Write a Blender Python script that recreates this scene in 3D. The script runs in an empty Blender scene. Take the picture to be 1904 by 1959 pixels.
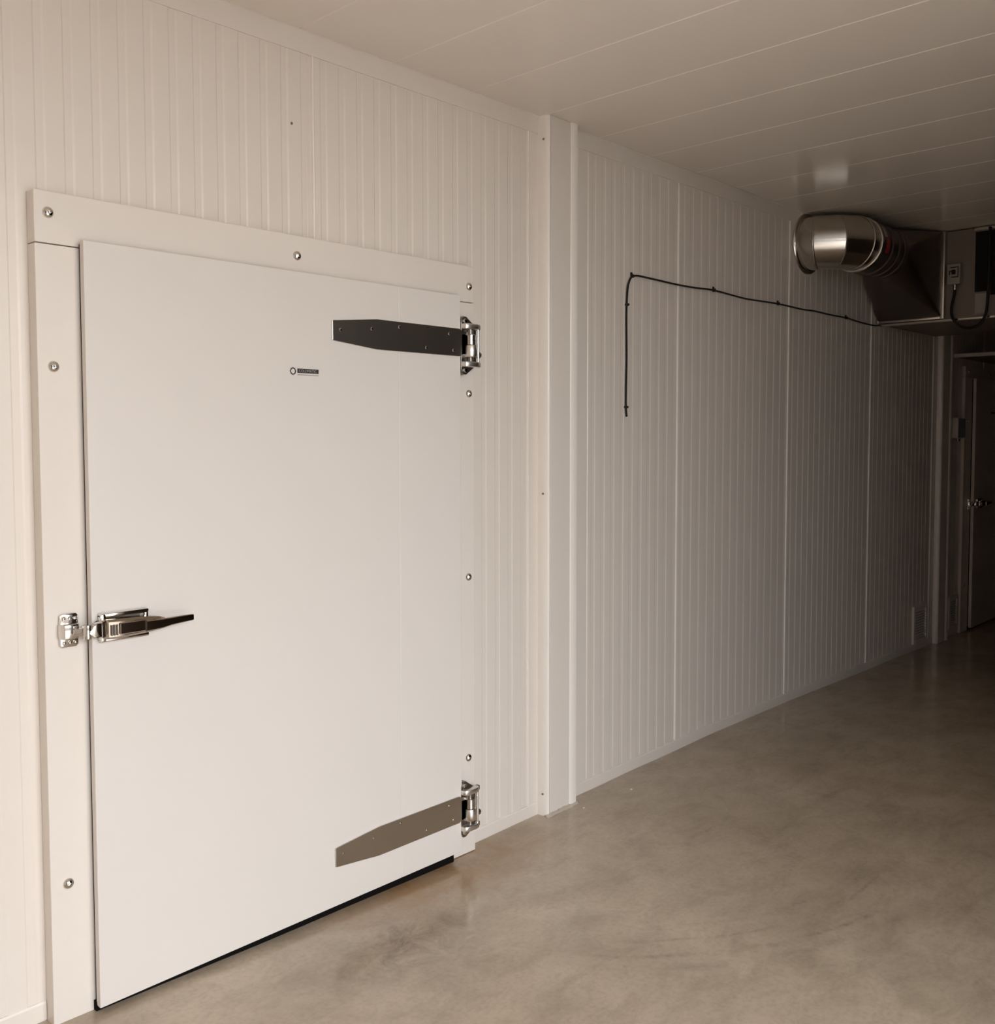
import bpy, bmesh, math, random
from mathutils import Vector, Matrix

random.seed(7)
scene = bpy.context.scene
col = scene.collection

# ------------------------------------------------------------------ camera
YAW, PITCH, ROLL = math.radians(46.302), math.radians(2.9186), math.radians(-0.125)
fwd = Vector((math.sin(YAW) * math.cos(PITCH), math.cos(YAW) * math.cos(PITCH), -math.sin(PITCH)))
rgt = Vector((math.cos(YAW), -math.sin(YAW), 0.0))
upv = rgt.cross(fwd)
r2 = rgt * math.cos(ROLL) + upv * math.sin(ROLL)
u2 = -rgt * math.sin(ROLL) + upv * math.cos(ROLL)
cam_data = bpy.data.cameras.new('camera')
cam = bpy.data.objects.new('camera', cam_data)
col.objects.link(cam)
m = Matrix((r2, u2, -fwd)).transposed().to_4x4()
m.translation = Vector((0.0, -2.5106, 1.5))
cam.matrix_world = m
cam_data.sensor_fit = 'HORIZONTAL'
cam_data.sensor_width = 36.0
cam_data.lens = 36.0 * 1871.77 / 1904.0
cam_data.shift_x = (952.0 - 920.55) / 1904.0
cam_data.shift_y = (933.93 - 979.5) / 1904.0
cam_data.clip_start = 0.02
scene.camera = cam

# ------------------------------------------------------------------ daylight: an overcast sky let in through an added doorway
world = bpy.data.worlds.new('overcast_sky')
scene.world = world
world.use_nodes = True
bg = world.node_tree.nodes['Background']
bg.inputs['Color'].default_value = (0.960, 1.0, 1.055, 1)
bg.inputs['Strength'].default_value = 11.3
# an added, unseen doorway shaping the daylight, in the wall behind the photographer (x0, x1, head height) and that wall's y
OX0, OX1, OZ1, Y1, VD = -0.65, 2.45, 2.72, -2.90, 1.55
portal = bpy.data.lights.new('doorway_portal', 'AREA')
portal.shape = 'RECTANGLE'
portal.size = OX1 - OX0
portal.size_y = OZ1
portal.cycles.is_portal = True
po = bpy.data.objects.new('doorway_portal', portal)
col.objects.link(po)
po.location = ((OX0 + OX1) / 2, Y1 - VD, OZ1 / 2)
po.rotation_euler = (math.radians(90), 0, 0)

scene.view_settings.view_transform = 'Standard'
scene.view_settings.look = 'None'
scene.view_settings.gamma = 1.0
scene.view_settings.use_curve_mapping = False
scene.view_settings.exposure = 0.0

H = 2.749          # ceiling height
X0, X1 = -1.3, 13.0  # room length

# ------------------------------------------------------------------ materials
def principled(name):
    mt = bpy.data.materials.new(name)
    mt.use_nodes = True
    nt = mt.node_tree
    return mt, nt, nt.nodes['Principled BSDF']

def simple(name, color, rough=0.4, metal=0.0, spec=0.5, bump=0.0, bscale=40.0, rvar=0.0, cvar=0.0, stretch=(1, 1, 1)):
    mt, nt, b = principled(name)
    b.inputs['Base Color'].default_value = (*color, 1)
    b.inputs['Roughness'].default_value = rough
    b.inputs['Metallic'].default_value = metal
    b.inputs['Specular IOR Level'].default_value = spec
    if bump or rvar or cvar:
        tc = nt.nodes.new('ShaderNodeTexCoord')
        mp = nt.nodes.new('ShaderNodeMapping')
        mp.inputs['Scale'].default_value = stretch
        nz = nt.nodes.new('ShaderNodeTexNoise')
        nz.inputs['Scale'].default_value = bscale
        nz.inputs['Detail'].default_value = 4
        nt.links.new(tc.outputs['Object'], mp.inputs['Vector'])
        nt.links.new(mp.outputs['Vector'], nz.inputs['Vector'])
        if bump:
            bp = nt.nodes.new('ShaderNodeBump')
            bp.inputs['Strength'].default_value = bump
            bp.inputs['Distance'].default_value = 0.002
            nt.links.new(nz.outputs['Fac'], bp.inputs['Height'])
            nt.links.new(bp.outputs['Normal'], b.inputs['Normal'])
        if rvar:
            mr = nt.nodes.new('ShaderNodeMapRange')
            mr.inputs['From Min'].default_value = 0.3
            mr.inputs['From Max'].default_value = 0.7
            mr.inputs['To Min'].default_value = max(0.02, rough - rvar)
            mr.inputs['To Max'].default_value = rough + rvar
            nt.links.new(nz.outputs['Fac'], mr.inputs['Value'])
            nt.links.new(mr.outputs['Result'], b.inputs['Roughness'])
        if cvar:
            mx = nt.nodes.new('ShaderNodeMix')
            mx.data_type = 'RGBA'
            mx.inputs['A'].default_value = (*[c * (1 - cvar) for c in color], 1)
            mx.inputs['B'].default_value = (*[min(1, c * (1 + cvar)) for c in color], 1)
            nt.links.new(nz.outputs['Fac'], mx.inputs['Factor'])
            nt.links.new(mx.outputs['Result'], b.inputs['Base Color'])
    return mt

WHITE = (0.81, 0.733, 0.655)
M_panel = simple('coated_steel_panel', WHITE, 0.30, bump=0.05, bscale=6.0, cvar=0.02)
M_ceil = simple('coated_steel_ceiling', (0.88, 0.805, 0.73), 0.16, bump=0.04, bscale=5.0, cvar=0.02)
M_trim = simple('coated_steel_trim', (0.815, 0.742, 0.668), 0.32, cvar=0.02, bscale=9.0)
M_door = simple('door_skin', (0.772, 0.715, 0.660), 0.42, bump=0.03, bscale=4.0, cvar=0.015)
M_chrome = simple('chrome', (0.72, 0.69, 0.65), 0.10, metal=1.0)
M_steel = simple('brushed_stainless', (0.60, 0.56, 0.51), 0.28, metal=1.0, cvar=0.08, bscale=6.0)
M_chrome_dark = simple('chrome_dark_reflection', (0.40, 0.34, 0.28), 0.10, metal=1.0)  # chrome darkened in colour: the dark room's reflection painted into the latch
M_dull = simple('dull_steel', (0.30, 0.27, 0.24), 0.35, metal=1.0)
M_galv = simple('galvanised_steel', (0.62, 0.58, 0.53), 0.20, metal=1.0, bump=0.05, bscale=10.0, rvar=0.05, cvar=0.08)
M_galvdark = simple('galvanised_sheet_dull', (0.22, 0.185, 0.16), 0.36, metal=1.0, cvar=0.12, bscale=8.0)
M_rubber = simple('black_rubber', (0.006, 0.005, 0.0045), 0.9, spec=0.1)
M_satin = simple('satin_cast_steel', (0.78, 0.74, 0.69), 0.34, metal=1.0)
M_black = simple('black_plastic', (0.014, 0.011, 0.010), 0.55, spec=0.3)
M_ink = simple('black_print', (0.025, 0.02, 0.02), 0.5)
M_grey_ink = simple('grey_print', (0.42, 0.39, 0.37), 0.5)
M_white_ink = simple('pale_print', (0.40, 0.37, 0.35), 0.5)
M_unit = simple('unit_casing_paint', (0.22, 0.18, 0.15), 0.45, cvar=0.08, bscale=5.0)
M_unitdark = simple('unit_dark_panel', (0.012, 0.009, 0.008), 0.7, spec=0.2)
M_plastic = simple('grey_plastic', (0.34, 0.31, 0.28), 0.45)
M_red = simple('red_sticker', (0.45, 0.03, 0.03), 0.5)
M_stickerw = simple('white_sticker', (0.45, 0.40, 0.36), 0.5)
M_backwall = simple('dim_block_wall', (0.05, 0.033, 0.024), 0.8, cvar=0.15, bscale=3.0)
M_blocker = simple('sky_blocker_dark', (0.12, 0.10, 0.085), 0.9, cvar=0.15, bscale=1.0)  # for the added block that cuts off the low sky
M_cover = simple('bright_vinyl_cover', (0.91, 0.845, 0.775), 0.25)  # also puts the bright glint at the panel joints into colour
M_ground = simple('yard_bounce_ground', (0.34, 0.32, 0.29), 0.9, cvar=0.2, bscale=2.0)  # for the added ground that bounces light in
M_seal = simple('beige_sealant', (0.55, 0.47, 0.38), 0.6, cvar=0.2, bscale=30.0)

def floor_material():
    mt, nt, b = principled('polished_concrete')
    N, L = nt.nodes, nt.links
    tc = N.new('ShaderNodeTexCoord')
    def noise(scale, detail=6, rough=0.6, dist=0.0, stretch=(1, 1, 1), rot=0.0):
        mp = N.new('ShaderNodeMapping')
        mp.inputs['Scale'].default_value = stretch
        mp.inputs['Rotation'].default_value = (0, 0, rot)
        nz = N.new('ShaderNodeTexNoise')
        nz.inputs['Scale'].default_value = scale
        nz.inputs['Detail'].default_value = detail
        nz.inputs['Roughness'].default_value = rough
        nz.inputs['Distortion'].default_value = dist
        L.new(tc.outputs['Object'], mp.inputs['Vector'])
        L.new(mp.outputs['Vector'], nz.inputs['Vector'])
        return nz.outputs['Fac']
    def ramp(fac, p0, c0, p1, c1):
        r = N.new('ShaderNodeValToRGB')
        r.color_ramp.elements[0].position = p0
        r.color_ramp.elements[0].color = (*c0, 1)
        r.color_ramp.elements[1].position = p1
        r.color_ramp.elements[1].color = (*c1, 1)
        L.new(fac, r.inputs['Fac'])
        return r.outputs['Color']
    def mult(a, bb, f=1.0):
        mx = N.new('ShaderNodeMix')
        mx.data_type = 'RGBA'
        mx.blend_type = 'MULTIPLY'
        mx.inputs['Factor'].default_value = f
        L.new(a, mx.inputs['A'])
        L.new(bb, mx.inputs['B'])
        return mx.outputs['Result']
    base = ramp(noise(1.1, 5, 0.55, 0.4), 0.30, (0.405, 0.323, 0.234), 0.72, (0.53, 0.436, 0.333))
    cloud = ramp(noise(4.5, 9, 0.66, 0.5), 0.33, (0.74, 0.72, 0.70), 0.62, (1.05, 1.05, 1.05))
    scuff = ramp(noise(4.2, 12, 0.74, 0.5, (1, 2.0, 1), 0.6), 0.34, (0.66, 0.63, 0.60), 0.54, (1, 1, 1))
    grit = ramp(noise(70, 3, 0.6), 0.28, (0.80, 0.79, 0.78), 0.55, (1.02, 1.02, 1.02))
    c = mult(mult(mult(base, cloud, 0.42), scuff, 0.5), grit, 0.5)
    def math_(op, x, y=None):
        n = N.new('ShaderNodeMath')
        n.operation = op
        for k, v in enumerate((x, y)):
            if v is None: continue
            if isinstance(v, (int, float)): n.inputs[k].default_value = v
            else: L.new(v, n.inputs[k])
        return n.outputs['Value']
    def dist(cx, cy, rx, ry):
        mp = N.new('ShaderNodeMapping')
        mp.inputs['Location'].default_value = (-cx / rx, -cy / ry, 0)
        mp.inputs['Scale'].default_value = (1 / rx, 1 / ry, 0)
        L.new(tc.outputs['Object'], mp.inputs['Vector'])
        ln = N.new('ShaderNodeVectorMath')
        ln.operation = 'LENGTH'
        L.new(mp.outputs['Vector'], ln.inputs[0])
        return ln.outputs['Value']
    def rng(v, a, b):
        ms = N.new('ShaderNodeMapRange')
        ms.inputs['From Min'].default_value = a
        ms.inputs['From Max'].default_value = b
        L.new(v, ms.inputs['Value'])
        return ms.outputs['Result']
    def blend(c, fac, colour):
        mx = N.new('ShaderNodeMix')
        mx.data_type = 'RGBA'
        L.new(fac, mx.inputs['Factor'])
        L.new(c, mx.inputs['A'])
        mx.inputs['B'].default_value = (*colour, 1)
        return mx.outputs['Result']
    # a rusty stain on the slab by the foot of the near door, a dark smudge beside it
    rust = math_('MULTIPLY', rng(dist(2.34, -0.10, 0.55, 0.21), 1.1, 0.3), rng(noise(7, 6, 0.7, 0.6), 0.20, 0.62))
    c = blend(c, rust, (0.33, 0.19, 0.085))
    smudge = math_('MULTIPLY', rng(dist(1.90, -0.38, 0.30, 0.20), 1.1, 0.1), rng(noise(9, 8, 0.75, 0.8), 0.42, 0.75))
    c = blend(c, smudge, (0.13, 0.10, 0.085))
    # curved tyre scuffs swept over the middle of the floor
    rad = dist(3.24, -0.12, 1.0, 1.0)
    wob = math_('MULTIPLY', math_('SUBTRACT', noise(1.5, 3), 0.5), 0.10)
    rad = math_('ADD', rad, wob)
    near = rng(dist(2.75, -1.12, 0.85, 0.55), 1.0, 0.45)
    brk = rng(noise(8, 8, 0.75), 0.46, 0.66)
    for R, w, k in ((1.20, 0.016, 0.50), (1.11, 0.012, 0.38), (1.26, 0.030, 0.30), (1.03, 0.018, 0.28)):
        band = rng(math_('ABSOLUTE', math_('SUBTRACT', rad, R)), w, w * 0.2)
        c = blend(c, math_('MULTIPLY', math_('MULTIPLY', band, near), math_('MULTIPLY', brk, k)), (0.10, 0.078, 0.062))
    L.new(c, b.inputs['Base Color'])
    mr = N.new('ShaderNodeMapRange')
    mr.inputs['To Min'].default_value = 0.08
    mr.inputs['To Max'].default_value = 0.26
    L.new(noise(2.5, 6, 0.6, 0.8), mr.inputs['Value'])
    L.new(mr.outputs['Result'], b.inputs['Roughness'])
    bp = N.new('ShaderNodeBump')
    bp.inputs['Strength'].default_value = 0.06
    bp.inputs['Distance'].default_value = 0.002
    L.new(noise(9, 5, 0.6), bp.inputs['Height'])
    L.new(bp.outputs['Normal'], b.inputs['Normal'])
    return mt
M_floor = floor_material()

# ------------------------------------------------------------------ helpers
WORLD = {}
def link(o, origin, parent):
    col.objects.link(o)
    WORLD[o.name] = Vector(origin)
    if parent:
        o.parent = parent
        o.location = Vector(origin) - WORLD[parent.name]
    else:
        o.location = Vector(origin)
    return o

def empty(name, loc, label=None, cat=None, kind=None, group=None, parent=None):
    o = bpy.data.objects.new(name, None)
    o.empty_display_size = 0.05
    link(o, loc, parent)
    tag(o, label, cat, kind, group)
    return o

def tag(o, label=None, cat=None, kind=None, group=None):
    if label: o['label'] = label
    if cat: o['category'] = cat
    if kind: o['kind'] = kind
    if group: o['group'] = group
    return o

def build(name, bm, mat, parent=None, smooth=False, origin=None):
    """bmesh in world coordinates -> one mesh object whose origin is at the middle of its foot"""
    bmesh.ops.recalc_face_normals(bm, faces=bm.faces[:])
    xs = [v.co.x for v in bm.verts]; ys = [v.co.y for v in bm.verts]; zs = [v.co.z for v in bm.verts]
    if origin is None:
        origin = Vector(((min(xs) + max(xs)) / 2, (min(ys) + max(ys)) / 2, min(zs)))
    bmesh.ops.translate(bm, verts=bm.verts[:], vec=-Vector(origin))
    me = bpy.data.meshes.new(name)
    bm.to_mesh(me)
    bm.free()
    me.materials.append(mat)
    if smooth:
        for p in me.polygons: p.use_smooth = True
        try:
            me.set_sharp_from_angle(angle=math.radians(35))
        except Exception:
            pass
    return link(bpy.data.objects.new(name, me), origin, parent)

def add_box(bm, x0, x1, y0, y1, z0, z1, bevel=0.0, seg=1):
    vs = [bm.verts.new((x, y, z)) for z in (z0, z1) for y in (y0, y1) for x in (x0, x1)]
    fs = [(0, 2, 3, 1), (4, 5, 7, 6), (0, 1, 5, 4), (2, 6, 7, 3), (0, 4, 6, 2), (1, 3, 7, 5)]
    faces = [bm.faces.new([vs[i] for i in f]) for f in fs]
    if bevel:
        es = list({e for f in faces for e in f.edges})
        bmesh.ops.bevel(bm, geom=es, offset=bevel, segments=seg, affect='EDGES', profile=0.5)

def box(name, x0, x1, y0, y1, z0, z1, mat, parent=None, bevel=0.0, seg=1, smooth=False):
    bm = bmesh.new()
    add_box(bm, min(x0, x1), max(x0, x1), min(y0, y1), max(y0, y1), min(z0, z1), max(z0, z1), bevel, seg)
    return build(name, bm, mat, parent, smooth)

def add_prism(bm, pts, axis, a0, a1, bevel=0.0):
    """polygon in the two other axes (x,z for axis y; x,y for z; y,z for x) extruded along axis"""
    def P(p, a):
        return (a, p[0], p[1]) if axis == 'x' else (p[0], a, p[1]) if axis == 'y' else (p[0], p[1], a)
    A = [bm.verts.new(P(p, a0)) for p in pts]
    B = [bm.verts.new(P(p, a1)) for p in pts]
    fa = bm.faces.new(A); fb = bm.faces.new(B[::-1])
    n = len(pts)
    for i in range(n):
        bm.faces.new((A[i], A[(i + 1) % n], B[(i + 1) % n], B[i]))
    if bevel:
        es = list(set(fa.edges) | set(fb.edges))
        bmesh.ops.bevel(bm, geom=es, offset=bevel, segments=2, affect='EDGES', profile=0.5)

def prism(name, pts, axis, a0, a1, mat, parent=None, bevel=0.0, smooth=False):
    bm = bmesh.new()
    add_prism(bm, pts, axis, a0, a1, bevel)
    return build(name, bm, mat, parent, smooth)

def add_lathe(bm, prof, center, axis, n=20):
    """prof: list of (radius, along); axis a unit vector"""
    axis = Vector(axis).normalized()
    a = axis.orthogonal().normalized(); b = axis.cross(a)
    c = Vector(center)
    rings = []
    for r, t in prof:
        if r < 1e-6:
            rings.append([bm.verts.new(c + axis * t)])
        else:
            rings.append([bm.verts.new(c + axis * t + (a * math.cos(2 * math.pi * i / n) + b * math.sin(2 * math.pi * i / n)) * r) for i in range(n)])
    for A, B in zip(rings, rings[1:]):
        for i in range(n):
            j = (i + 1) % n
            if len(A) == 1 and len(B) == 1: continue
            if len(A) == 1: bm.faces.new((A[0], B[i], B[j]))
            elif len(B) == 1: bm.faces.new((A[i], A[j], B[0]))
            else: bm.faces.new((A[i], A[j], B[j], B[i]))

def lathe(name, prof, center, axis, mat, parent=None, n=20, smooth=True):
    bm = bmesh.new()
    add_lathe(bm, prof, center, axis, n)
    return build(name, bm, mat, parent, smooth)

def smooth_path(pts, k=6):
    pts = [Vector(p) for p in pts]
    out = []
    for i in range(len(pts) - 1):
        p0 = pts[max(i - 1, 0)]; p1 = pts[i]; p2 = pts[i + 1]; p3 = pts[min(i + 2, len(pts) - 1)]
        for j in range(k):
            t = j / k
            out.append(0.5 * ((2 * p1) + (-p0 + p2) * t + (2 * p0 - 5 * p1 + 4 * p2 - p3) * t * t + (-p0 + 3 * p1 - 3 * p2 + p3) * t ** 3))
    out.append(pts[-1])
    return out

def add_tube(bm, pts, r, n=8):
    pts = [Vector(p) for p in pts]
    rings = []
    prev = None
    for i, p in enumerate(pts):
        d = (pts[min(i + 1, len(pts) - 1)] - pts[max(i - 1, 0)]).normalized()
        if prev is None:
            a = d.orthogonal().normalized()
        else:
            a = (prev - d * prev.dot(d)).normalized()
        prev = a
        b = d.cross(a)
        rings.append([bm.verts.new(p + (a * math.cos(2 * math.pi * k / n) + b * math.sin(2 * math.pi * k / n)) * r) for k in range(n)])
    for A, B in zip(rings, rings[1:]):
        for i in range(n):
            j = (i + 1) % n
            bm.faces.new((A[i], A[j], B[j], B[i]))
    bm.faces.new(rings[0][::-1]); bm.faces.new(rings[-1])

def tube(name, pts, r, mat, parent=None, n=8):
    bm = bmesh.new()
    add_tube(bm, pts, r, n)
    return build(name, bm, mat, parent, True)

def stamp(proto, loc, parent=None):
    """a copy that shares the mesh; loc is where the proto's origin goes, in world coordinates"""
    o = proto.copy()
    col.objects.link(o)
    o.parent = parent
    WORLD[o.name] = Vector(loc)
    o.location = Vector(loc) - (WORLD[parent.name] if parent else Vector((0, 0, 0)))
    return o

def text_mesh(name, body, x0, x1, z0, z1, y, thick, mat, parent):
    cu = bpy.data.curves.new(name, 'FONT')
    cu.body = body
    cu.extrude = 0.5
    tmp = bpy.data.objects.new(name + '_tmp', cu)
    col.objects.link(tmp)
    dg = bpy.context.evaluated_depsgraph_get()
    me = bpy.data.meshes.new_from_object(tmp.evaluated_get(dg))
    bpy.data.objects.remove(tmp)
    bpy.data.curves.remove(cu)
    bm = bmesh.new()
    bm.from_mesh(me)
    bpy.data.meshes.remove(me)
    xs = [v.co.x for v in bm.verts]; ys = [v.co.y for v in bm.verts]; zs = [v.co.z for v in bm.verts]
    for v in bm.verts:
        u = (v.co.x - min(xs)) / (max(xs) - min(xs)); w = (v.co.y - min(ys)) / (max(ys) - min(ys))
        d = (v.co.z - min(zs)) / (max(zs) - min(zs))
        v.co = Vector((x0 + u * (x1 - x0), y - d * thick, z0 + w * (z1 - z0)))
    return build(name, bm, mat, parent)

# ------------------------------------------------------------------ floor (a poured slab that dips a little by the first door)
FZ = [(-1.0, 0.006), (0.97, 0.003), (1.8, -0.012), (2.5, -0.020), (2.95, -0.012), (3.25, -0.004), (3.7, 0.006), (4.4, 0.018), (5.05, 0.019), (6.4, 0.006), (7.4, -0.003), (9.0, 0.0), (14.0, 0.0)]
def fz(x):
    if x <= FZ[0][0]: return FZ[0][1]
    for (a, za), (b, zb) in zip(FZ, FZ[1:]):
        if x <= b:
            t = (x - a) / (b - a); t = t * t * (3 - 2 * t)
            return za + (zb - za) * t
    return FZ[-1][1]

bm = bmesh.new()
nx, ny = 160, 4
gx = [X0 + (X1 - X0) * i / nx for i in range(nx + 1)]
gy = [0.10, -0.02, -1.2, -2.4, Y1 - VD - 0.05]
g = [[bm.verts.new((x, y, fz(x))) for y in gy] for x in gx]
for i in range(nx):
    for j in range(ny):
        bm.faces.new((g[i][j], g[i + 1][j], g[i + 1][j + 1], g[i][j + 1]))
fl = build('floor', bm, M_floor, None, True, origin=(0, 0, 0))
if fl.data.polygons[0].normal.z < 0: fl.data.flip_normals()
tag(fl, 'polished brown-grey concrete floor with scuffs and faint reflections', 'floor', 'structure')

# ------------------------------------------------------------------ the long wall: ribbed insulated panels
wall = box('wall_left', X0 - 0.2, X1 + 0.2, 0.03, 0.15, -0.10, H + 0.10, M_panel)
tag(wall, 'long white ribbed cold-room panel wall behind the doors', 'wall', 'structure')

def wall_panel(x0, x1, holes=()):
    """one roll-formed sheet: shallow channels, bevelled long edges; the sheet starts above a door opening where there is one"""
    n = max(1, round((x1 - x0) / 0.0722)) if x1 - x0 > 0.3 else 0
    prof = [(x0 + 0.0010, 0.018), (x0 + 0.0010, 0.0035), (x0 + 0.0055, 0.0)]
    if n:
        pitch = (x1 - x0) / n
        for k in range(n):
            c = x0 + pitch * (k + 0.5) + 0.008
            if c - 0.02 < x0 + 0.012 or c + 0.02 > x1 - 0.006: continue
            prof += [(c - 0.0140, 0.0), (c - 0.0100, 0.0018), (c + 0.0085, 0.0018), (c + 0.0145, 0.0)]
    prof += [(x1 - 0.018, 0.0), (x1 - 0.012, 0.0035), (x1 - 0.0012, 0.0035), (x1 - 0.0012, 0.018)]
    bm = bmesh.new()
    for (xa, ya), (xb, yb) in zip(prof, prof[1:]):
        mid = (xa + xb) / 2
        zb = -0.04
        for hx0, hx1, hz in holes:
            if hx0 < mid < hx1: zb = hz
        if abs(xa - xb) < 1e-6 and abs(ya - yb) < 1e-6: continue
        q = [bm.verts.new(p) for p in ((xa, ya, zb), (xb, yb, zb), (xb, yb, H), (xa, ya, H))]
        bm.faces.new(q)
    bmesh.ops.remove_doubles(bm, verts=bm.verts[:], dist=1e-5)
    return build('wall_panel', bm, M_panel, wall)

D1 = (1.12, 2.44, 2.0)   # door 1 opening
D2 = (8.10, 9.40, 1.94)  # door 2 opening
joints = [-0.20, 0.845, 1.872, 2.890, 3.957, 5.070, 6.191, 7.30, 8.42, 9.54, 10.65, 11.75, 12.9]
for a, b in zip(joints, joints[1:]):
    hs = [h for h in (D1, D2) if h[0] < b and h[1] > a]
    if a < 2.95 < b:
        # the panel behind the projecting post: a flat margin on both sides of it
        box('wall_panel', a + 0.003, 3.27, 0.0, 0.018, -0.04, H, M_panel, wall, 0.0015)
        wall_panel(3.27, b)
    else:
        wall_panel(a, b, hs)
# the first bay by the doorway corner
wall_panel(X0, joints[0])
# pale raised strip at each panel joint, the edge's bright glint put into colour
for xj in joints[1:-1]:
    z0 = -0.04
    for hx0, hx1, hz in ((1.0, 2.5, 2.10), (7.93, 9.55, 2.03)):
        if hx0 < xj < hx1: z0 = hz
    pts = [(xj - 0.0010, 0.006), (xj - 0.0008, 0.0005), (xj + 0.0012, -0.0024), (xj + 0.0048, -0.0034), (xj + 0.0075, -0.0018), (xj + 0.0085, 0.0), (xj + 0.0010, 0.006)]
    prism('joint_glint', pts[:-1], 'z', z0, H - 0.001, M_cover, wall, smooth=True)
# one screw head left in the panel above the door
lathe('panel_screw', [(0, -0.004), (0.003, -0.004), (0.004, -0.001), (0.004, 0.001)], (1.795, 0.0, 2.459), (0, 1, 0), M_dull, wall, 10)

# ------------------------------------------------------------------ ceiling: planks of coated sheet, seams across the room
ceil = box('ceiling', X0 - 0.2, X1 + 0.2, Y1 - 0.2, 0.15, H + 0.012, H + 0.12, M_ceil)
tag(ceil, 'glossy white panelled ceiling with narrow cross seams', 'ceiling', 'structure')
SP = 0.3777
xs0 = 2.580 - SP * 9
bm = bmesh.new()
pr = [(0.0008, 0.010), (0.0008, 0.0035), (0.0050, 0.0), (SP - 0.0025, 0.0), (SP - 0.0008, 0.0025), (SP - 0.0008, 0.010)]
for (xa, za), (xb, zb) in zip(pr, pr[1:]):
    q = [bm.verts.new(p) for p in ((xa, 0.0, H + za), (xb, 0.0, H + zb), (xb, Y1, H + zb), (xa, Y1, H + za))]
    bm.faces.new(q)
bmesh.ops.remove_doubles(bm, verts=bm.verts[:], dist=1e-5)
bmesh.ops.translate(bm, verts=bm.verts[:], vec=(xs0, 0, 0))
cp = build('ceiling_panel', bm, M_ceil, ceil)
o0 = WORLD[cp.name].copy()
k = 1
while xs0 + SP * (k + 1) < X1 + 0.3:
    stamp(cp, o0 + Vector((SP * k, 0, 0)), ceil)
    k += 1

# ------------------------------------------------------------------ the other walls, out of the picture
bm = bmesh.new()
add_box(bm, X0 - 0.2, OX0, Y1 - VD, Y1, -0.1, H + 0.1)
add_box(bm, OX1, X1 + 0.2, Y1 - VD, Y1, -0.1, H + 0.1)
add_box(bm, OX0, OX1, Y1 - VD, Y1, OZ1, H + 0.1)
wr = build('wall_right', bm, M_backwall)
tag(wr, 'dim brown wall behind the photographer with an added deep doorway that shapes the daylight', 'wall', 'structure')
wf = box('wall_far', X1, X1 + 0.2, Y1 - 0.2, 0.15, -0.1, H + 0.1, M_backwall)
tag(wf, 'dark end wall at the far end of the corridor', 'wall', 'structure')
wb = box('wall_back', X0 - 0.2, X0, Y1 - 0.2, 0.15, -0.1, H + 0.1, M_panel)
tag(wb, 'white end wall left of the near door', 'wall', 'structure')
gr = box('ground', -25, 30, -40, Y1 - VD, -0.12, -0.02, M_ground)  # added ground outside the doorway, bounces sky light up into the room
tag(gr, 'added pale ground outside the doorway, bouncing sky light indoors', 'ground', 'structure')
nb = box('sky_blocker', -25, 28, -17.0, -13.5, -0.05, 2.6, M_blocker)  # added unseen block that hides the low sky from the doorway
tag(nb, 'added unseen building across the yard, outside the open doorway', 'sky_blocker', 'structure')

# ------------------------------------------------------------------ flashings: crown and base angles
def crown(name, x0, x1, label):
    pts = [(-0.0035, H - 0.069), (-0.0035, H - 0.006), (-0.0060, H - 0.0035), (-0.009, H - 0.0030), (-0.009, H - 0.0002), (0.0, H - 0.0002), (0.0, H - 0.069)]
    o = prism(name, pts, 'x', x0, x1, M_trim)
    return tag(o, label, 'trim', 'structure')
crown('trim_1', X0, 2.951, 'flat white flashing between ceiling and wall above the near door')
crown('trim_2', 3.145, 6.30, 'flat white flashing between ceiling and far wall, right of the tall post')
crown('trim_3', 7.30, X1, 'white ceiling flashing beyond the hanging ventilation unit')

def base(name, x0, x1, label):
    bm = bmesh.new()
    n = max(2, int((x1 - x0) / 0.15))
    prev = None
    for i in range(n + 1):
        x = x0 + (x1 - x0) * i / n
        z = fz(x)
        ring = [bm.verts.new(p) for p in ((x, 0.0, z - 0.01), (x, -0.0030, z + 0.004), (x, -0.0045, z + 0.046), (x, -0.0015, z + 0.051), (x, 0.0, z + 0.051))]
        if prev:
            for a in range(5):
                b = (a + 1) % 5
                bm.faces.new((prev[a], prev[b], ring[b], ring[a]))
        else:
            bm.faces.new(ring[::-1])
        prev = ring
    bm.faces.new(prev)
    return tag(build(name, bm, M_trim), label, 'baseboard', 'structure')
base('baseboard_near', 2.548, 2.951, 'short white base flashing between the near door and the tall post')
base('baseboard_left', X0, 0.996, 'white base flashing left of the near door')
base('baseboard_far', 3.145, 7.385, 'long white base flashing under the ribbed wall between the two posts')
base('baseboard_end', 7.605, 7.925, 'short base flashing between the far post and the far door')

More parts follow.
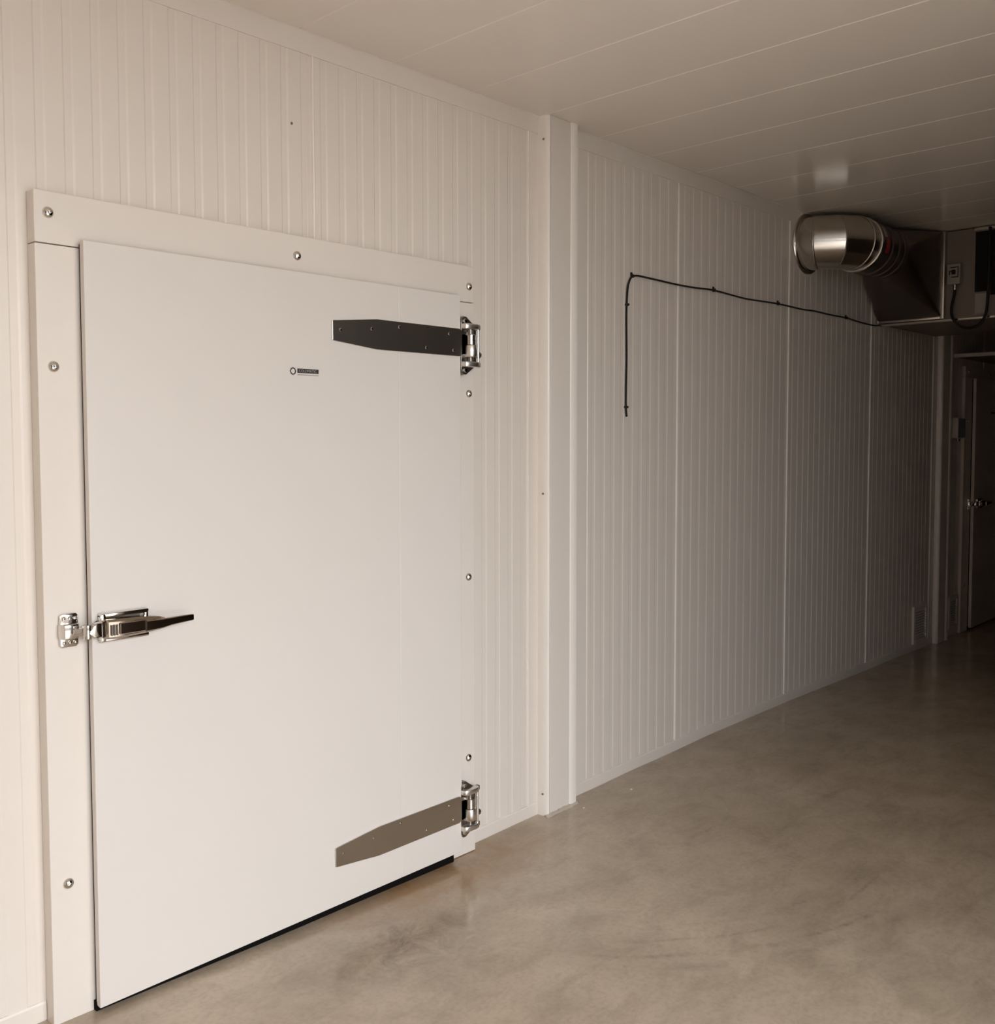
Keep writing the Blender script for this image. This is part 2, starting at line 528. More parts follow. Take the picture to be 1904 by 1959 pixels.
# ------------------------------------------------------------------ the tall post between the two wall bays
def post(name, x0, x1, d, label, screws):
    t = empty(name, ((x0 + x1) / 2, -d / 2, fz(x0) - 0.01), label, 'post', 'structure')
    zb = fz((x0 + x1) / 2) - 0.012
    bt = H - 0.0005
    box('core', x0 + 0.026, x1 - 0.004, -d + 0.003, 0.001, zb, bt, M_trim, t, 0.002)
    # rounded corner cover on the side that faces the daylight
    pts = [(x0, 0.0), (x0, -0.006)]
    for k in range(1, 9):
        a = math.pi / 2 * k / 8
        pts.append((x0 + 0.017 - 0.017 * math.cos(a), -0.006 - (d - 0.006) * math.sin(a)))
    pts += [(x0 + 0.019, -d + 0.003), (x0 + 0.019, -d + 0.016), (x0 + 0.0262, -d + 0.016), (x0 + 0.0262, 0.0)]
    cc = prism('corner_cover', pts, 'z', zb, bt, M_cover, t, smooth=True)
    # edge bead on the far side
    w = (x1 - x0) * 0.22
    pts = [(x1 - w, -d + 0.003), (x1 - w + 0.004, -d - 0.0005), (x1 - w * 0.45, -d - 0.0035), (x1 - 0.004, -d - 0.003), (x1, -d + 0.001), (x1, 0.0), (x1 - 0.006, 0.0), (x1 - 0.006, -d + 0.003)]
    prism('edge_bead', pts, 'z', zb, bt, M_cover, t, smooth=True)
    for z in screws:
        lathe('screw', [(0, -0.003), (0.0035, -0.002), (0.0045, 0.0)], (x0 + 0.0015, -0.026, z), (1, 0.25, 0), M_dull, cc, 10)
    if screws:
        # sealant smeared along the foot of the post
        bm = bmesh.new()
        n = 14
        prev = None
        for i in range(n + 1):
            x = x0 - 0.004 + (x1 - x0 + 0.006) * i / n
            z = fz(x)
            k1 = 0.010 + 0.005 * random.random(); k2 = 0.008 + 0.004 * random.random()
            ring = [bm.verts.new(p) for p in ((x, -d + 0.002, z - 0.004), (x, -d - k1, z - 0.002), (x, -d - k1 * 0.6, z + k2 * 0.6), (x, -d + 0.002, z + k2))]
            if prev:
                for a in range(4):
                    b = (a + 1) % 4
                    bm.faces.new((prev[a], prev[b], ring[b], ring[a]))
            else: bm.faces.new(ring[::-1])
            prev = ring
        bm.faces.new(prev)
        build('sealant_bead', bm, M_seal, t, True)
    return t
post('trim_4', 2.952, 3.141, 0.048, 'tall white boxed post standing between the near door and the cable wall', (2.657, 1.281, 0.076))
post('trim_5', 7.388, 7.600, 0.036, 'slim far white post below the ventilation unit, before the far door', ())

# ------------------------------------------------------------------ cold-room doors
def bolt_proto(r=0.0145):
    bm = bmesh.new()
    prof = [(0.0, -0.0035), (r * 0.28, -0.0035), (r * 0.33, -0.0095)]
    for k in range(6):
        a = math.radians(20 + 70 * k / 5)
        prof.append((r * math.sin(a), -0.0105 * math.cos(a)))
    prof.append((r, 0.001))
    add_lathe(bm, prof, (0, 0, 0), (0, 1, 0), 18)
    return bm

def hinge(door, xr, zc, leaf_y, frame_y, idx):
    """strap on the leaf, bracket and barrel on the frame"""
    t = empty('hinge', (xr, frame_y, zc - 0.10), parent=door)
    t['label'] = ('upper' if idx == 0 else 'lower') + ' steel strap hinge with chrome knuckle'
    yf = leaf_y
    xt = xr - 0.566
    pts = [(xt, zc - 0.029), (xt + 0.004, zc - 0.031), (xt + 0.180, zc - 0.048), (xr - 0.012, zc - 0.048), (xr, zc - 0.040), (xr + 0.03, zc - 0.040),
           (xr + 0.03, zc + 0.040), (xr, zc + 0.040), (xr - 0.012, zc + 0.048), (xt + 0.180, zc + 0.048), (xt + 0.004, zc + 0.031), (xt, zc + 0.029)]
    prism('strap', pts, 'y', yf - 0.005, yf - 0.0002, M_steel, t, 0.0012)
    for dx, dz in ((0.032, 0.003), (0.157, 0.016), (0.275, 0.031), (0.504, 0.027), (0.395, -0.028), (0.524, -0.029)):
        lathe('rivet', [(0, -0.0022), (0.004, -0.0018), (0.0058, 0.0), (0.0058, 0.001)], (xt + dx, yf - 0.005, zc + dz), (0, 1, 0), M_galv, t, 10)
    # cast bracket standing on the frame, ears rounded above and below
    fy = frame_y
    yb = leaf_y - 0.001          # front of the bracket, level with the leaf
    xa, xb = xr - 0.001, xr + 0.076
    zm = zc - 0.010
    out = []
    for x, z in ((xa, -0.080), (xa + 0.004, -0.092), (xa + 0.014, -0.100), (xa + 0.027, -0.100), (xa + 0.038, -0.091), (xb - 0.012, -0.072), (xb, -0.062),
                 (xb, 0.066), (xb - 0.012, 0.076), (xa + 0.038, 0.094), (xa + 0.027, 0.103), (xa + 0.014, 0.103), (xa + 0.004, 0.095), (xa, 0.084)):
        out.append((x, zm + z))
    prism('bracket', out, 'y', yb, fy - 0.0002, M_dull, t, 0.002)
    for s in (-1, 1):
        lathe('plate_bolt', [(0, -0.006), (0.007, -0.005), (0.0095, 0.0), (0.0095, 0.002)], (xa + 0.020, yb, zm + s * 0.086 + 0.0015), (0, 1, 0), M_chrome, t, 14)
        z0 = zm + s * 0.066 + 0.002
        lug = [(xa + 0.001, yb + 0.004), (xb, yb + 0.004), (xb, yb - 0.014), (xb - 0.006, yb - 0.022), (xb - 0.020, yb - 0.026), (xa + 0.014, yb - 0.026), (xa + 0.004, yb - 0.020), (xa + 0.001, yb - 0.012)]
        prism('lug', lug, 'z', z0 - 0.0095, z0 + 0.0095, M_satin, t, 0.004, True)
        box('stop_nut', xb, xb + 0.011, yb - 0.012, yb + 0.006, z0 - 0.009, z0 + 0.009, M_dull, t, 0.003)
    cx, cy = xa + 0.040, yb - 0.006
    zl, zh = zm - 0.056, zm + 0.060
    lathe('pin', [(0, zl), (0.009, zl), (0.009, zh), (0, zh)], (cx, cy, 0), (0, 0, 1), M_dull, t, 16)
    lathe('upper_sleeve', [(0.014, zm + 0.004), (0.0185, zm + 0.005), (0.0185, zm + 0.038), (0.016, zm + 0.041), (0.009, zm + 0.041)], (cx, cy, 0), (0, 0, 1), M_galv, t, 24)
    lathe('lower_sleeve', [(0.012, zm - 0.040), (0.021, zm - 0.039), (0.025, zm - 0.032), (0.0235, zm - 0.006), (0.021, zm + 0.003), (0.012, zm + 0.004)], (cx, cy, 0), (0, 0, 1), M_satin, t, 24)
    lathe('rail', [(0, zl), (0.0048, zl), (0.0048, zh), (0, zh)], (xb - 0.006, yb - 0.014, 0), (0, 0, 1), M_chrome, t, 12)
    # arm that carries the strap to the barrel
    box('strap_arm', xr - 0.002, cx, yb - 0.004, yb - 0.0006, zm - 0.034, zm + 0.040, M_steel, t, 0.001)
    # adjusting screw
    lathe('adjuster', [(0, -0.002), (0.010, 0.0), (0.012, 0.006), (0.010, 0.014), (0.006, 0.016), (0.005, 0.030)], (xb + 0.022, yb + 0.004, zm - 0.030), (-1, 0.15, 0.35), M_dull, t, 12)
    return t

def nameplate(door, x0, zc, y):
    """printed badge: toothed ring, black bar with the maker's lettering, fine line of print below"""
    t = empty('nameplate', (x0 + 0.05, y, zc - 0.02), parent=door)
    t['label'] = 'small printed maker badge with toothed ring and black bar'
    cx, cz = x0 + 0.0125, zc
    bm = bmesh.new()
    n = 64
    ri = 0.0072
    def ro(i):
        ph = (i / n * 8) % 1.0
        return 0.0124 if abs(ph - 0.5) > 0.38 else 0.0102
    A, B, C, D = [], [], [], []
    for i in range(n):
        a = 2 * math.pi * i / n + math.pi / 2
        c, s = math.cos(a), math.sin(a)
        for lst, r, yy in ((A, ri, y - 0.0008), (B, ro(i), y - 0.0008), (C, ro(i), y - 0.0001), (D, ri, y - 0.0001)):
            lst.append(bm.verts.new((cx + c * r, yy, cz + s * r * 1.05)))
    for P, Q in ((A, B), (B, C), (C, D), (D, A)):
        for i in range(n):
            j = (i + 1) % n
            bm.faces.new((P[i], P[j], Q[j], Q[i]))
    build('toothed_ring', bm, M_ink, t)
    b0, b1 = x0 + 0.0285, x0 + 0.1065
    box('name_bar', b0, b1, y - 0.0008, y - 0.0001, zc - 0.0045, zc + 0.0085, M_ink, t)
    text_mesh('lettering', 'COLDMATIC', b0 + 0.005, b1 - 0.008, zc - 0.0018, zc + 0.0060, y - 0.0008, 0.0004, M_white_ink, t)
    box('fine_print', b0, b1, y - 0.0006, y - 0.0001, zc - 0.0115, zc - 0.0085, M_grey_ink, t)
    return t

def latch(door, xe, zc, leaf_y, frame_y):
    """keeper on the frame, cast latch body and lever on the leaf; xe is the leaf's free edge"""
    t = empty('keeper', (xe - 0.045, frame_y, zc - 0.05), parent=door)
    t['label'] = 'chrome keeper block on the frame'
    fy = frame_y
    # cast plate with ears
    pts = [(xe - 0.071, zc - 0.038), (xe - 0.064, zc - 0.043), (xe - 0.030, zc - 0.043), (xe - 0.024, zc - 0.037), (xe - 0.024, zc + 0.037), (xe - 0.030, zc + 0.043), (xe - 0.064, zc + 0.043), (xe - 0.071, zc + 0.038)]
    prism('plate', pts, 'y', fy - 0.012, fy - 0.0002, M_chrome, t, 0.003, True)
    pts = [(xe - 0.074, fy - 0.006), (xe - 0.074, fy - 0.018), (xe - 0.066, fy - 0.030), (xe - 0.044, fy - 0.034), (xe - 0.032, fy - 0.030), (xe - 0.024, fy - 0.016), (xe - 0.024, fy - 0.006)]
    prism('cam_block', pts, 'z', zc - 0.020, zc + 0.018, M_chrome, t, 0.003, True)
    for dx in (-0.062, -0.047, -0.033):
        lathe('screw', [(0, -0.004), (0.0035, -0.0035), (0.0048, 0.0), (0.0048, 0.001)], (xe + dx, fy - 0.012, zc + 0.031), (0, 1, 0), M_galv, t, 10)
        if dx > -0.06 or True:
            lathe('screw', [(0, -0.004), (0.0035, -0.0035), (0.0048, 0.0), (0.0048, 0.001)], (xe + dx, fy - 0.012, zc - 0.031), (0, 1, 0), M_galv, t, 10)
    prism('ramp', [(xe - 0.050, fy - 0.030), (xe - 0.030, fy - 0.044), (xe - 0.020, fy - 0.040), (xe - 0.020, fy - 0.020), (xe - 0.050, fy - 0.020)], 'z', zc - 0.014, zc + 0.006, M_chrome, t, 0.0025, True)

    t = empty('latch', (xe + 0.09, leaf_y, zc - 0.05), parent=door)
    t['label'] = 'chrome door latch with long pull lever'
    ly = leaf_y
    # base casting: a frame with a slot seen above the body
    x0, x1 = xe + 0.014, xe + 0.146
    for name, za, zb in (('base_rail', zc + 0.026, zc + 0.038), ('base_rail', zc - 0.036, zc - 0.026)):
        box(name, x0, x1, ly - 0.020, ly - 0.0002, za, zb, M_chrome, t, 0.004, 2, True)
    box('base_plate', x0 + 0.003, x1 - 0.003, ly - 0.006, ly - 0.0002, zc - 0.030, zc + 0.030, M_dull, t, 0.002)
    box('base_end', x0, x0 + 0.014, ly - 0.022, ly - 0.0002, zc - 0.035, zc + 0.037, M_chrome, t, 0.004, 2, True)
    box('base_end', x1 - 0.012, x1, ly - 0.018, ly - 0.0002, zc - 0.034, zc + 0.036, M_chrome, t, 0.004, 2, True)
    # roller nose reaching over the gap to the keeper
    prism('nose', [(xe - 0.022, zc - 0.004), (xe - 0.012, zc + 0.014), (xe - 0.002, zc + 0.018), (xe + 0.014, zc + 0.022), (xe + 0.014, zc - 0.022), (xe - 0.004, zc - 0.018), (xe - 0.018, zc - 0.014)], 'y', ly - 0.034, ly - 0.014, M_chrome, t, 0.004, True)
    lathe('roller', [(0, -0.020), (0.010, -0.020), (0.011, -0.017), (0.011, 0.013), (0.010, 0.016), (0, 0.016)], (xe - 0.022, ly - 0.022, zc), (0, 0, 1), M_chrome, t, 16)
    box('throat', xe + 0.006, xe + 0.020, ly - 0.030, ly - 0.004, zc - 0.019, zc + 0.020, M_black, t, 0.002)
    # body that carries the lever
    bm = bmesh.new()
    sec = [(xe + 0.018, 0.034, 0.022, 0.024), (xe + 0.024, 0.044, 0.025, 0.026), (xe + 0.060, 0.048, 0.024, 0.026), (xe + 0.120, 0.050, 0.022, 0.022), (xe + 0.165, 0.050, 0.016, 0.018), (xe + 0.180, 0.046, 0.011, 0.014)]
    prev = None
    for x, d, up, dn in sec:
        ch = 0.006
        ring = [bm.verts.new((x, ly - a, zc + b)) for a, b in ((0.004, up), (d - ch, up), (d, up - ch), (d, -dn + ch), (d - ch, -dn), (0.004, -dn))]
        if x > xe + 0.15:
            for v in (ring[0], ring[5]): v.co.y = ly - 0.030
        if prev:
            for a in range(6):
                b = (a + 1) % 6
                bm.faces.new((prev[a], prev[b], ring[b], ring[a]))
        else: bm.faces.new(ring[::-1])
        prev = ring
    bm.faces.new(prev)
    build('body', bm, M_chrome_dark, t, True)
    box('cover_plate', xe + 0.050, xe + 0.150, ly - 0.0535, ly - 0.047, zc - 0.015, zc + 0.015, M_chrome_dark, t, 0.002)
    for k in range(3):
        box('index_mark', xe + 0.028 + k * 0.007, xe + 0.032 + k * 0.007, ly - 0.0502, ly - 0.044, zc - 0.016, zc + 0.012, M_dull, t, 0.0008)
    # long lever
    bm = bmesh.new()
    prev = None
    for x, y, zz, hh, th in ((xe + 0.120, 0.054, -0.002, 0.015, 0.010), (xe + 0.165, 0.0550, -0.001, 0.013, 0.009), (xe + 0.190, 0.0545, 0.001, 0.0105, 0.008), (xe + 0.225, 0.0535, 0.0025, 0.0095, 0.007), (xe + 0.254, 0.0525, 0.0030, 0.0085, 0.006), (xe + 0.257, 0.0520, 0.003, 0.0075, 0.005)):
        ring = [bm.verts.new((x, ly - y + a * th / 2, zc + zz + b * hh)) for a, b in ((1, 0.85), (0.5, 1), (-0.5, 1), (-1, 0.8), (-1, -0.8), (-0.5, -1), (0.5, -1), (1, -0.85))]
        if prev:
            for a in range(8):
                b = (a + 1) % 8
                bm.faces.new((prev[a], prev[b], ring[b], ring[a]))
        else: bm.faces.new(ring[::-1])
        prev = ring
    bm.faces.new(prev)
    build('lever', bm, M_chrome_dark, t, True)
    return t

def cold_door(name, fx0, fx1, ftop, split, fy, lx0, lx1, lz0, lz1, ly, seam, label, bolts):
    d = empty(name, ((fx0 + fx1) / 2, fy, fz((fx0 + fx1) / 2)), label, 'door', 'structure')
    hd = box('frame_header', fx0, fx1, fy, 0.0, split + 0.0012, ftop, M_trim, d, 0.0022, 2)
    j1 = box('frame_jamb', fx0, lx0 + 0.045, fy, 0.0, fz(fx0) - 0.004, split - 0.0012, M_trim, d, 0.0022, 2)
    j2 = box('frame_jamb', lx1 - 0.045, fx1, fy, 0.0, fz(fx1) + 0.002, split - 0.0012, M_trim, d, 0.0022, 2)
    # black seal all round between frame and leaf, and the sweep under the leaf, its black standing in for the gap's shadow too
    g0 = ly + 0.0235
    z0 = lz0 + 0.004
    box('seal', lx0 + 0.004, lx0 + 0.030, fy - 0.0002, g0, z0, lz1 - 0.006, M_rubber, d)
    box('seal', lx1 - 0.030, lx1 - 0.006, fy - 0.0002, g0, z0, lz1 - 0.006, M_rubber, d)
    box('seal', lx0 + 0.031, lx1 - 0.031, fy - 0.0002, g0, lz1 - 0.030, lz1 - 0.006, M_rubber, d)
    bm = bmesh.new()
    prev = None
    for i in range(9):
        x = lx0 - 0.002 + (lx1 - 0.02 - lx0) * i / 8
        z = fz(x) + 0.001
        ring = [bm.verts.new(p) for p in ((x, ly + 0.020, z), (x, ly + 0.020, lz0 + 0.010), (x, ly + 0.040, lz0 + 0.010), (x, ly + 0.040, z))]
        if prev:
            for a in range(4):
                b = (a + 1) % 4
                bm.faces.new((prev[a], prev[b], ring[b], ring[a]))
        else: bm.faces.new(ring[::-1])
        prev = ring
    bm.faces.new(prev)
    build('bottom_sweep', bm, M_rubber, d)
    leaf = box('leaf', lx0, lx1, ly + 0.0012, ly + 0.0235, lz0, lz1, M_door, d, 0.002)
    box('face_panel', lx0 - 0.0003, seam - 0.0007, ly, ly + 0.018, lz0 - 0.0003, lz1 + 0.0003, M_door, leaf, 0.0018, 2)
    box('face_panel', seam + 0.0007, lx1 + 0.0003, ly, ly + 0.018, lz0 - 0.0003, lz1 + 0.0003, M_door, leaf, 0.0018, 2)
    proto = None
    for x, z in bolts:
        part = hd if z > split else (j1 if x < (fx0 + fx1) / 2 else j2)
        if proto is None:
            bm = bolt_proto()
            bmesh.ops.translate(bm, verts=bm.verts[:], vec=(x, fy, z))
            proto = build('frame_bolt', bm, M_chrome, part, True, origin=(x, fy, z))
        else:
            stamp(proto, (x, fy, z), part)
    return d

door1 = cold_door('door_1', 0.998, 2.546, 2.113, 1.984, -0.045, 1.104, 2.441, 0.018, 1.998, -0.080, 2.153,
                  'large near white insulated cold-room door with strap hinges and chrome latch',
                  [(1.032, 2.06), (1.777, 2.052), (2.519, 2.041), (1.037, 1.681), (1.043, 0.361), (2.517, 1.66), (2.513, 0.999), (2.510, 0.336)])
hinge(door1, 2.444, 1.834, -0.080, -0.045, 0)
hinge(door1, 2.436, 0.176, -0.080, -0.045, 1)
nameplate(door1, 1.720, 1.7015, -0.080)
latch(door1, 1.104, 1.016, -0.080, -0.045)

door2 = cold_door('door_2', 7.925, 9.56, 2.040, 1.955, -0.022, 8.085, 9.42, 0.018, 1.950, -0.052, 9.13,
                  'far dim white cold-room door at the dark right edge, beyond the second post',
                  [(8.00, 2.000), (8.50, 2.000), (9.50, 2.000), (7.99, 1.62), (8.0, 0.36), (9.50, 1.6), (9.50, 0.4)])
hinge(door2, 9.42, 1.75, -0.052, -0.022, 0)
hinge(door2, 9.42, 0.18, -0.052, -0.022, 1)
nameplate(door2, 8.44, 1.692, -0.052)
latch(door2, 8.085, 0.985, -0.052, -0.022)

# ------------------------------------------------------------------ thin black cable on the far wall
t = empty('wall_cable', (3.54, -0.01, 1.59), 'thin black cable clipped to the ribbed wall, running to the ventilation unit', 'cable')
pts = [(3.541, -0.009, 1.593), (3.536, -0.008, 1.66), (3.540, -0.008, 1.85), (3.537, -0.008, 2.02), (3.540, -0.009, 2.12), (3.552, -0.010, 2.178), (3.592, -0.010, 2.209),
       (3.70, -0.010, 2.212), (3.935, -0.009, 2.209), (4.10, -0.008, 2.212), (4.267, -0.009, 2.218), (4.54, -0.010, 2.209), (4.72, -0.008, 2.212), (4.932, -0.009, 2.217),
       (5.20, -0.010, 2.214), (5.374, -0.008, 2.219), (5.60, -0.009, 2.216), (5.80, -0.010, 2.217), (6.02, -0.010, 2.207), (6.206, -0.012, 2.205), (6.285, -0.016, 2.213)]
tube('sheath', smooth_path(pts, 5), 0.0042, M_black, t, 8)
for x, z, vertical in ((3.537, 1.635, 1), (3.540, 2.08, 1), (3.578, 2.205, 0), (4.267, 2.218, 0), (4.932, 2.217, 0), (5.80, 2.217, 0)):
    bm = bmesh.new()
    if vertical:
        add_box(bm, x - 0.0065, x + 0.0085, -0.0165, -0.0002, z - 0.004, z + 0.004, 0.0015)
        add_lathe(bm, [(0, -0.003), (0.004, -0.002), (0.005, 0.003)], (x + 0.013, -0.006, z), (0, 1, 0), 8)
        add_box(bm, x + 0.006, x + 0.018, -0.006, -0.0002, z - 0.005, z + 0.005, 0.001)
    else:
        add_box(bm, x - 0.004, x + 0.004, -0.0165, -0.0002, z - 0.0065, z + 0.0085, 0.0015)
        add_lathe(bm, [(0, -0.003), (0.004, -0.002), (0.005, 0.003)], (x, -0.006, z + 0.013), (0, 1, 0), 8)
        add_box(bm, x - 0.005, x + 0.005, -0.006, -0.0002, z + 0.006, z + 0.018, 0.001)
    build('clip', bm, M_black, t)

# ------------------------------------------------------------------ ventilation duct: wall collar, segmented elbow, spigot, square transition
DR, DX, DZ = 0.147, 5.275, 2.582
YS, YE = -0.016, -0.200
BR = YS - YE
duct = empty('ventilation_duct', (5.6, -0.2, DZ - DR), 'shiny galvanised segmented duct elbow coming out of the wall under the ceiling', 'duct')
NS = 40
def ring_at(theta, r, off=0.0):
    """cross section of the mitred elbow at bend angle theta"""
    mitre = math.cos(math.radians(15)) if theta not in (0.0, 90.0) else 1.0
    a = math.radians(theta)
    rad = Vector((-math.cos(a), -math.sin(a), 0))
    c = Vector((DX + BR, YS, DZ)) + rad * (BR / mitre)
    return [c + rad * (math.cos(2 * math.pi * i / NS) * r / mitre) + Vector((0, 0, 1)) * (math.sin(2 * math.pi * i / NS) * r) for i in range(NS)]
def loft(name, rings, mat, parent, smooth=True, closed=False):
    bm = bmesh.new()
    R = [[bm.verts.new(p) for p in ring] for ring in rings]
    for A, B in zip(R, R[1:]):
        for i in range(NS):
            j = (i + 1) % NS
            bm.faces.new((A[i], A[j], B[j], B[i]))
    return build(name, bm, mat, parent, smooth)
def lerp_ring(A, B, t): return [a.lerp(b, t) for a, b in zip(A, B)]
def scale_ring(A, s):
    c = sum(A, Vector()) / len(A)
    return [c + (p - c) * s for p in A]
lathe('wall_collar', [(DR - 0.004, -0.0002), (DR + 0.020, -0.0002), (DR + 0.021, -0.004), (DR + 0.018, -0.009), (DR + 0.002, -0.012), (DR + 0.001, -0.018)], (DX, 0, DZ), (0, 1, 0), M_galv, duct, NS)
ths = [0.0, 15.0, 45.0, 75.0, 90.0]
for i, (a, b) in enumerate(zip(ths, ths[1:])):
    A = ring_at(a, DR); B = ring_at(b, DR)
    loft('elbow_segment', [lerp_ring(A, B, 0.0), lerp_ring(A, B, 0.06), lerp_ring(A, B, 0.94), lerp_ring(A, B, 1.0)], M_galv, duct)
for th in (15.0, 45.0, 75.0):
    A = ring_at(th, DR); lo = ring_at(th, DR)
    a = math.radians(th); tv = Vector((math.sin(a), -math.cos(a), 0))
    rr = [[p - tv * 0.006 for p in scale_ring(A, 1.0)], [p - tv * 0.003 for p in scale_ring(A, 1.028)], [p + tv * 0.003 for p in scale_ring(A, 1.028)], [p + tv * 0.006 for p in scale_ring(A, 1.0)]]
    loft('seam_bead', rr, M_galv, duct)
xe = DX + BR
xs_end = 5.86
AX = (1, 0, 0)
CY = (0, YE, DZ)
def xring(x, r): return [Vector((x, YE - math.cos(2 * math.pi * i / NS) * r, DZ + math.sin(2 * math.pi * i / NS) * r)) for i in range(NS)]
loft('spigot', [xring(xe, DR - 0.001), xring(xs_end, DR - 0.001)], M_galvdark, duct)
loft('end_ring', [xring(xe + 0.000, DR), xring(xe + 0.002, DR + 0.007), xring(xe + 0.012, DR + 0.008), xring(xe + 0.016, DR)], M_galv, duct)
for x in (5.62, 5.715, 5.80):
    loft('stiffening_bead', [xring(x - 0.006, DR - 0.001), xring(x, DR + 0.005), xring(x + 0.006, DR - 0.001)], M_galvdark, duct)
# sticker on the near side of the spigot
def sticker(name, x0, x1, a0, a1, mat):
    bm = bmesh.new()
    n = 6
    R = []
    for i in range(n + 1):
        a = math.radians(a0 + (a1 - a0) * i / n)
        R.append([bm.verts.new((x, YE - math.cos(a) * (DR + rr), DZ + math.sin(a) * (DR + rr))) for x, rr in ((x0, 0.0002), (x0, 0.0012), (x1, 0.0012), (x1, 0.0002))])
    for A, B in zip(R, R[1:]):
        for q in range(4):
            w_ = (q + 1) % 4
            bm.faces.new((A[q], A[w_], B[w_], B[q]))
    bm.faces.new(R[0][::-1]); bm.faces.new(R[-1])
    return build(name, bm, mat, duct)
sticker('warning_sticker', 5.530, 5.575, -22, 8, M_red)
sticker('paper_label', 5.510, 5.550, 12, 38, M_stickerw)
# square-to-round transition
FY0, FY1, FZ0, FZ1, FX = -0.010, -0.396, 2.232, 2.741, 6.272
bm = bmesh.new()
C = [bm.verts.new(p) for p in xring(xs_end, DR - 0.001)]
corner = [bm.verts.new((FX, y, z)) for y, z in ((FY1, FZ1), (FY0, FZ1), (FY0, FZ0), (FY1, FZ0))]
q4 = NS // 4
for qd in range(4):
    cv = corner[qd]
    for i in range(q4):
        bm.faces.new((C[qd * q4 + i], C[(qd * q4 + i + 1) % NS], cv))
    nxt = corner[(qd + 1) % 4]
    bm.faces.new((C[((qd + 1) * q4) % NS], nxt, cv))
build('square_transition', bm, M_galvdark, duct)
for nm, y0, y1, z0, z1 in (('flange_bar', FY1 - 0.014, FY1 + 0.006, FZ0 - 0.012, FZ1 + 0.004), ('flange_bar', FY0 - 0.006, FY0 + 0.006, FZ0 - 0.012, FZ1 + 0.004),
                           ('flange_bar', FY1 + 0.006, FY0 - 0.006, FZ0 - 0.012, FZ0 + 0.004), ('flange_bar', FY1 + 0.006, FY0 - 0.006, FZ1 - 0.010, FZ1 + 0.004)):
    box(nm, FX - 0.010, 6.2995, y0, y1, z0, z1, M_galv, duct, 0.003, 2, True)

# ------------------------------------------------------------------ hanging ventilation unit
UX0, UX1, UY1, UZ0 = 6.30, 7.30, -1.25, 2.212
unit = empty('ventilation_unit', (6.8, -0.6, UZ0), 'dark boxy ventilation unit hung under the ceiling at the right edge', 'ventilation unit')
box('casing', UX0, UX1, UY1, -0.004, UZ0 + 0.004, H - 0.004, M_unit, unit, 0.004)
box('bottom_rail', UX0 - 0.008, UX0 + 0.02, -0.690, -0.006, UZ0 - 0.008, UZ0 + 0.006, M_galv, unit, 0.002)
box('top_rail', UX0 - 0.008, UX0 + 0.02, UY1, -0.560, H - 0.022, H - 0.006, M_galv, unit, 0.002)
box('dark_panel', UX0 - 0.004, UX0 + 0.01, -0.655, -0.572, 2.365, H - 0.03, M_unitdark, unit, 0.001)
box('dark_panel', UX0 - 0.004, UX0 + 0.01, UY1 + 0.02, -0.664, 2.34, H - 0.03, M_unitdark, unit, 0.001)
box('panel_edge', UX0 - 0.007, UX0 + 0.01, -0.663, -0.656, 2.34, H - 0.03, M_galvdark, unit, 0.001)
box('service_plate', UX0 - 0.005, UX0 + 0.01, -0.640, -0.576, 2.236, 2.355, M_plastic, unit, 0.001)
sw = box('isolator_box', UX0 - 0.048, UX0 - 0.0002, -0.502, -0.428, 2.420, 2.540, M_plastic, unit, 0.004, 2)
xf = UX0 - 0.048
for y0, y1, z0, z1 in ((-0.494, -0.446, 2.516, 2.522), (-0.494, -0.488, 2.458, 2.522), (-0.494, -0.452, 2.458, 2.464), (-0.458, -0.440, 2.494, 2.500), (-0.446, -0.440, 2.476, 2.500)):
    box('printed_mark', xf - 0.0008, xf + 0.0002, y0, y1, z0, z1, M_ink, sw)
box('switch_knob', xf - 0.012, xf + 0.0002, -0.478, -0.456, 2.476, 2.504, M_black, sw, 0.003)
lathe('cable_gland', [(0, 0.0), (0.007, 0.0), (0.009, 0.006), (0.009, 0.016), (0.012, 0.018), (0.012, 0.028), (0.008, 0.030), (0.008, 0.038), (0, 0.038)], (UX0 - 0.026, -0.468, 2.384), (0, 0, 1), M_chrome, unit, 14)
pts = [(6.274, -0.468, 2.386), (6.268, -0.464, 2.34), (6.262, -0.455, 2.276), (6.262, -0.460, 2.225), (6.262, -0.485, 2.186), (6.262, -0.515, 2.162), (6.262, -0.550, 2.152), (6.262, -0.585, 2.155), (6.262, -0.617, 2.170), (6.262, -0.640, 2.205),
       (6.264, -0.652, 2.258), (6.268, -0.656, 2.36), (6.272, -0.657, 2.471), (6.274, -0.657, 2.60), (6.276, -0.657, 2.735)]
tube('power_cable', smooth_path(pts, 5), 0.0085, M_black, unit, 10)

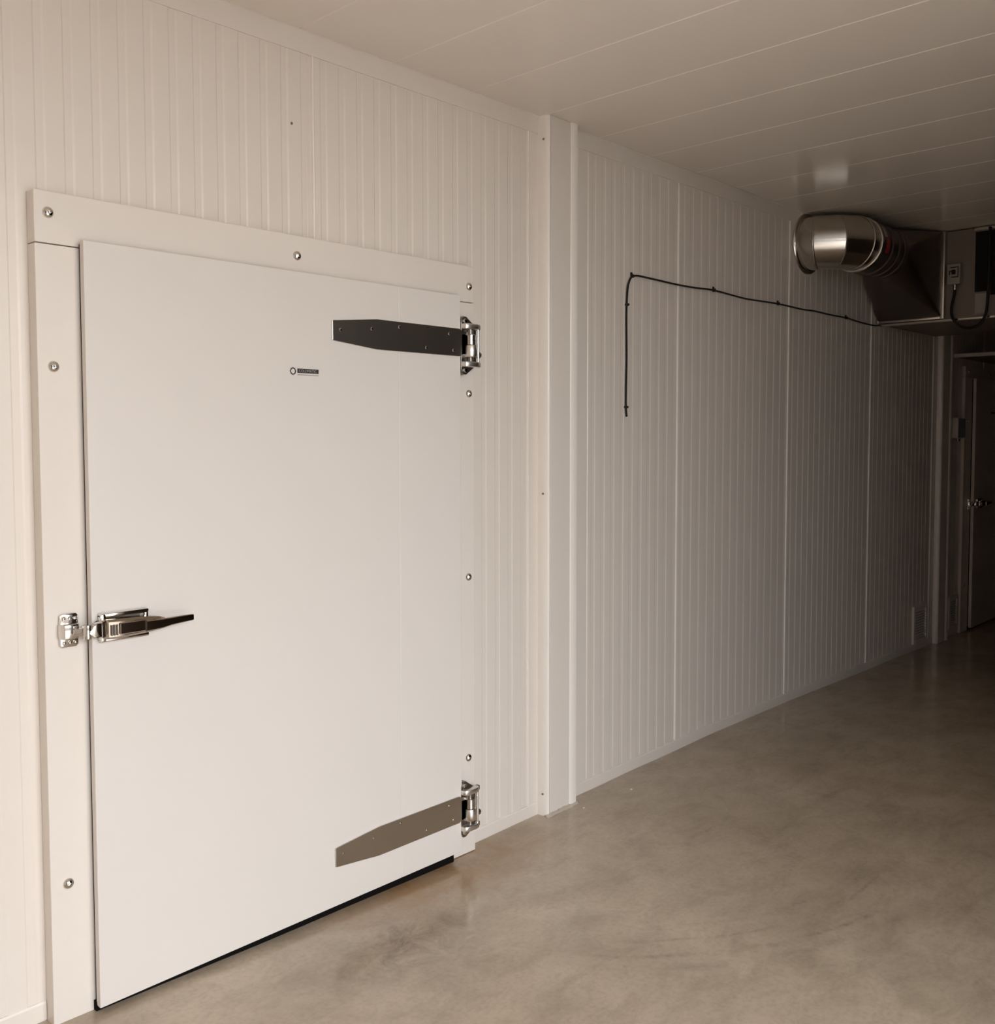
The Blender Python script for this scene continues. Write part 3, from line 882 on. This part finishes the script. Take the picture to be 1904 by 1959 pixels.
# ------------------------------------------------------------------ ventilation grilles low on the wall
def grille(x0, x1, z0, z1, label):
    t = empty('vent_grille', ((x0 + x1) / 2, -0.008, z0), label, 'grille', group='white grilles low on the wall')
    d = 0.016
    f = 0.030
    for a in ((x0, x0 + f, z0, z1), (x1 - f, x1, z0, z1), (x0 + f, x1 - f, z0, z0 + f), (x0 + f, x1 - f, z1 - f, z1)):
        box('frame_bar', a[0], a[1], -d, -0.0002, a[2], a[3], M_trim, t, 0.002)
    box('back_plate', x0 + f, x1 - f, -0.003, -0.0002, z0 + f, z1 - f, M_black, t)
    n = 11
    h = (z1 - z0 - 2 * f) / n
    proto = None
    for k in range(n):
        zc = z0 + f + h * (k + 0.5)
        if proto is None:
            pts = [(-0.004, zc + h * 0.34), (-0.006, zc + h * 0.36), (-0.014, zc - h * 0.22), (-0.012, zc - h * 0.26)]
            proto = prism('slat', pts, 'x', x0 + f, x1 - f, M_trim, t)
        else:
            stamp(proto, WORLD[proto.name] + Vector((0, 0, h * k)), t)
    return t
grille(6.985, 7.245, 0.050, 0.315, 'white slatted vent grille low on the wall left of the far post')
grille(7.700, 7.895, 0.050, 0.300, 'dim vent grille low on the wall beside the far door')

# ------------------------------------------------------------------ small junction box and canopy by the far door
t = empty('junction_box', (7.79, -0.02, 1.49), 'small grey junction box on the wall left of the far door', 'junction box')
bx = box('body', 7.712, 7.880, -0.040, -0.0002, 1.492, 1.645, M_trim, t, 0.004, 2)
box('lid', 7.718, 7.874, -0.046, -0.039, 1.498, 1.639, M_plastic, t, 0.003, 2)
lathe('gland', [(0, 0.0), (0.009, 0.0), (0.011, 0.004), (0.011, 0.016), (0.007, 0.018), (0.007, 0.026)], (7.765, -0.028, 1.468), (0, 0, 1), M_galv, t, 12)

t = empty('canopy', (8.6, -0.3, 2.09), 'thin metal canopy shelf jutting out above the far door', 'canopy')
box('shelf', 7.73, 9.75, -0.62, -0.0002, 2.094, 2.106, M_unit, t, 0.001)
box('front_lip', 7.726, 7.736, -0.62, -0.0002, 2.092, 2.118, M_trim, t, 0.001)
box('side_lip', 7.737, 9.75, -0.624, -0.6205, 2.092, 2.118, M_trim, t, 0.001)

# ------------------------------------------------------------------ two paint flakes on the floor by the post
for i, (x, y, r, lb) in enumerate(((3.119, -0.105, 0.006, 'tiny white paint flake on the floor at the foot of the post'), (3.415, -0.132, 0.008, 'tiny white paint flake on the floor under the cable wall'))):
    bm = bmesh.new()
    pts = []
    for k in range(7):
        a = 2 * math.pi * k / 7
        rr = r * (0.7 + 0.5 * random.random())
        pts.append((x + rr * math.cos(a), y + rr * 0.6 * math.sin(a)))
    z = fz(x)
    add_prism(bm, pts, 'z', z + 0.0002, z + 0.0022)
    tag(build('paint_flake', bm, M_trim), lb, 'flake', None, 'paint flakes on the floor')
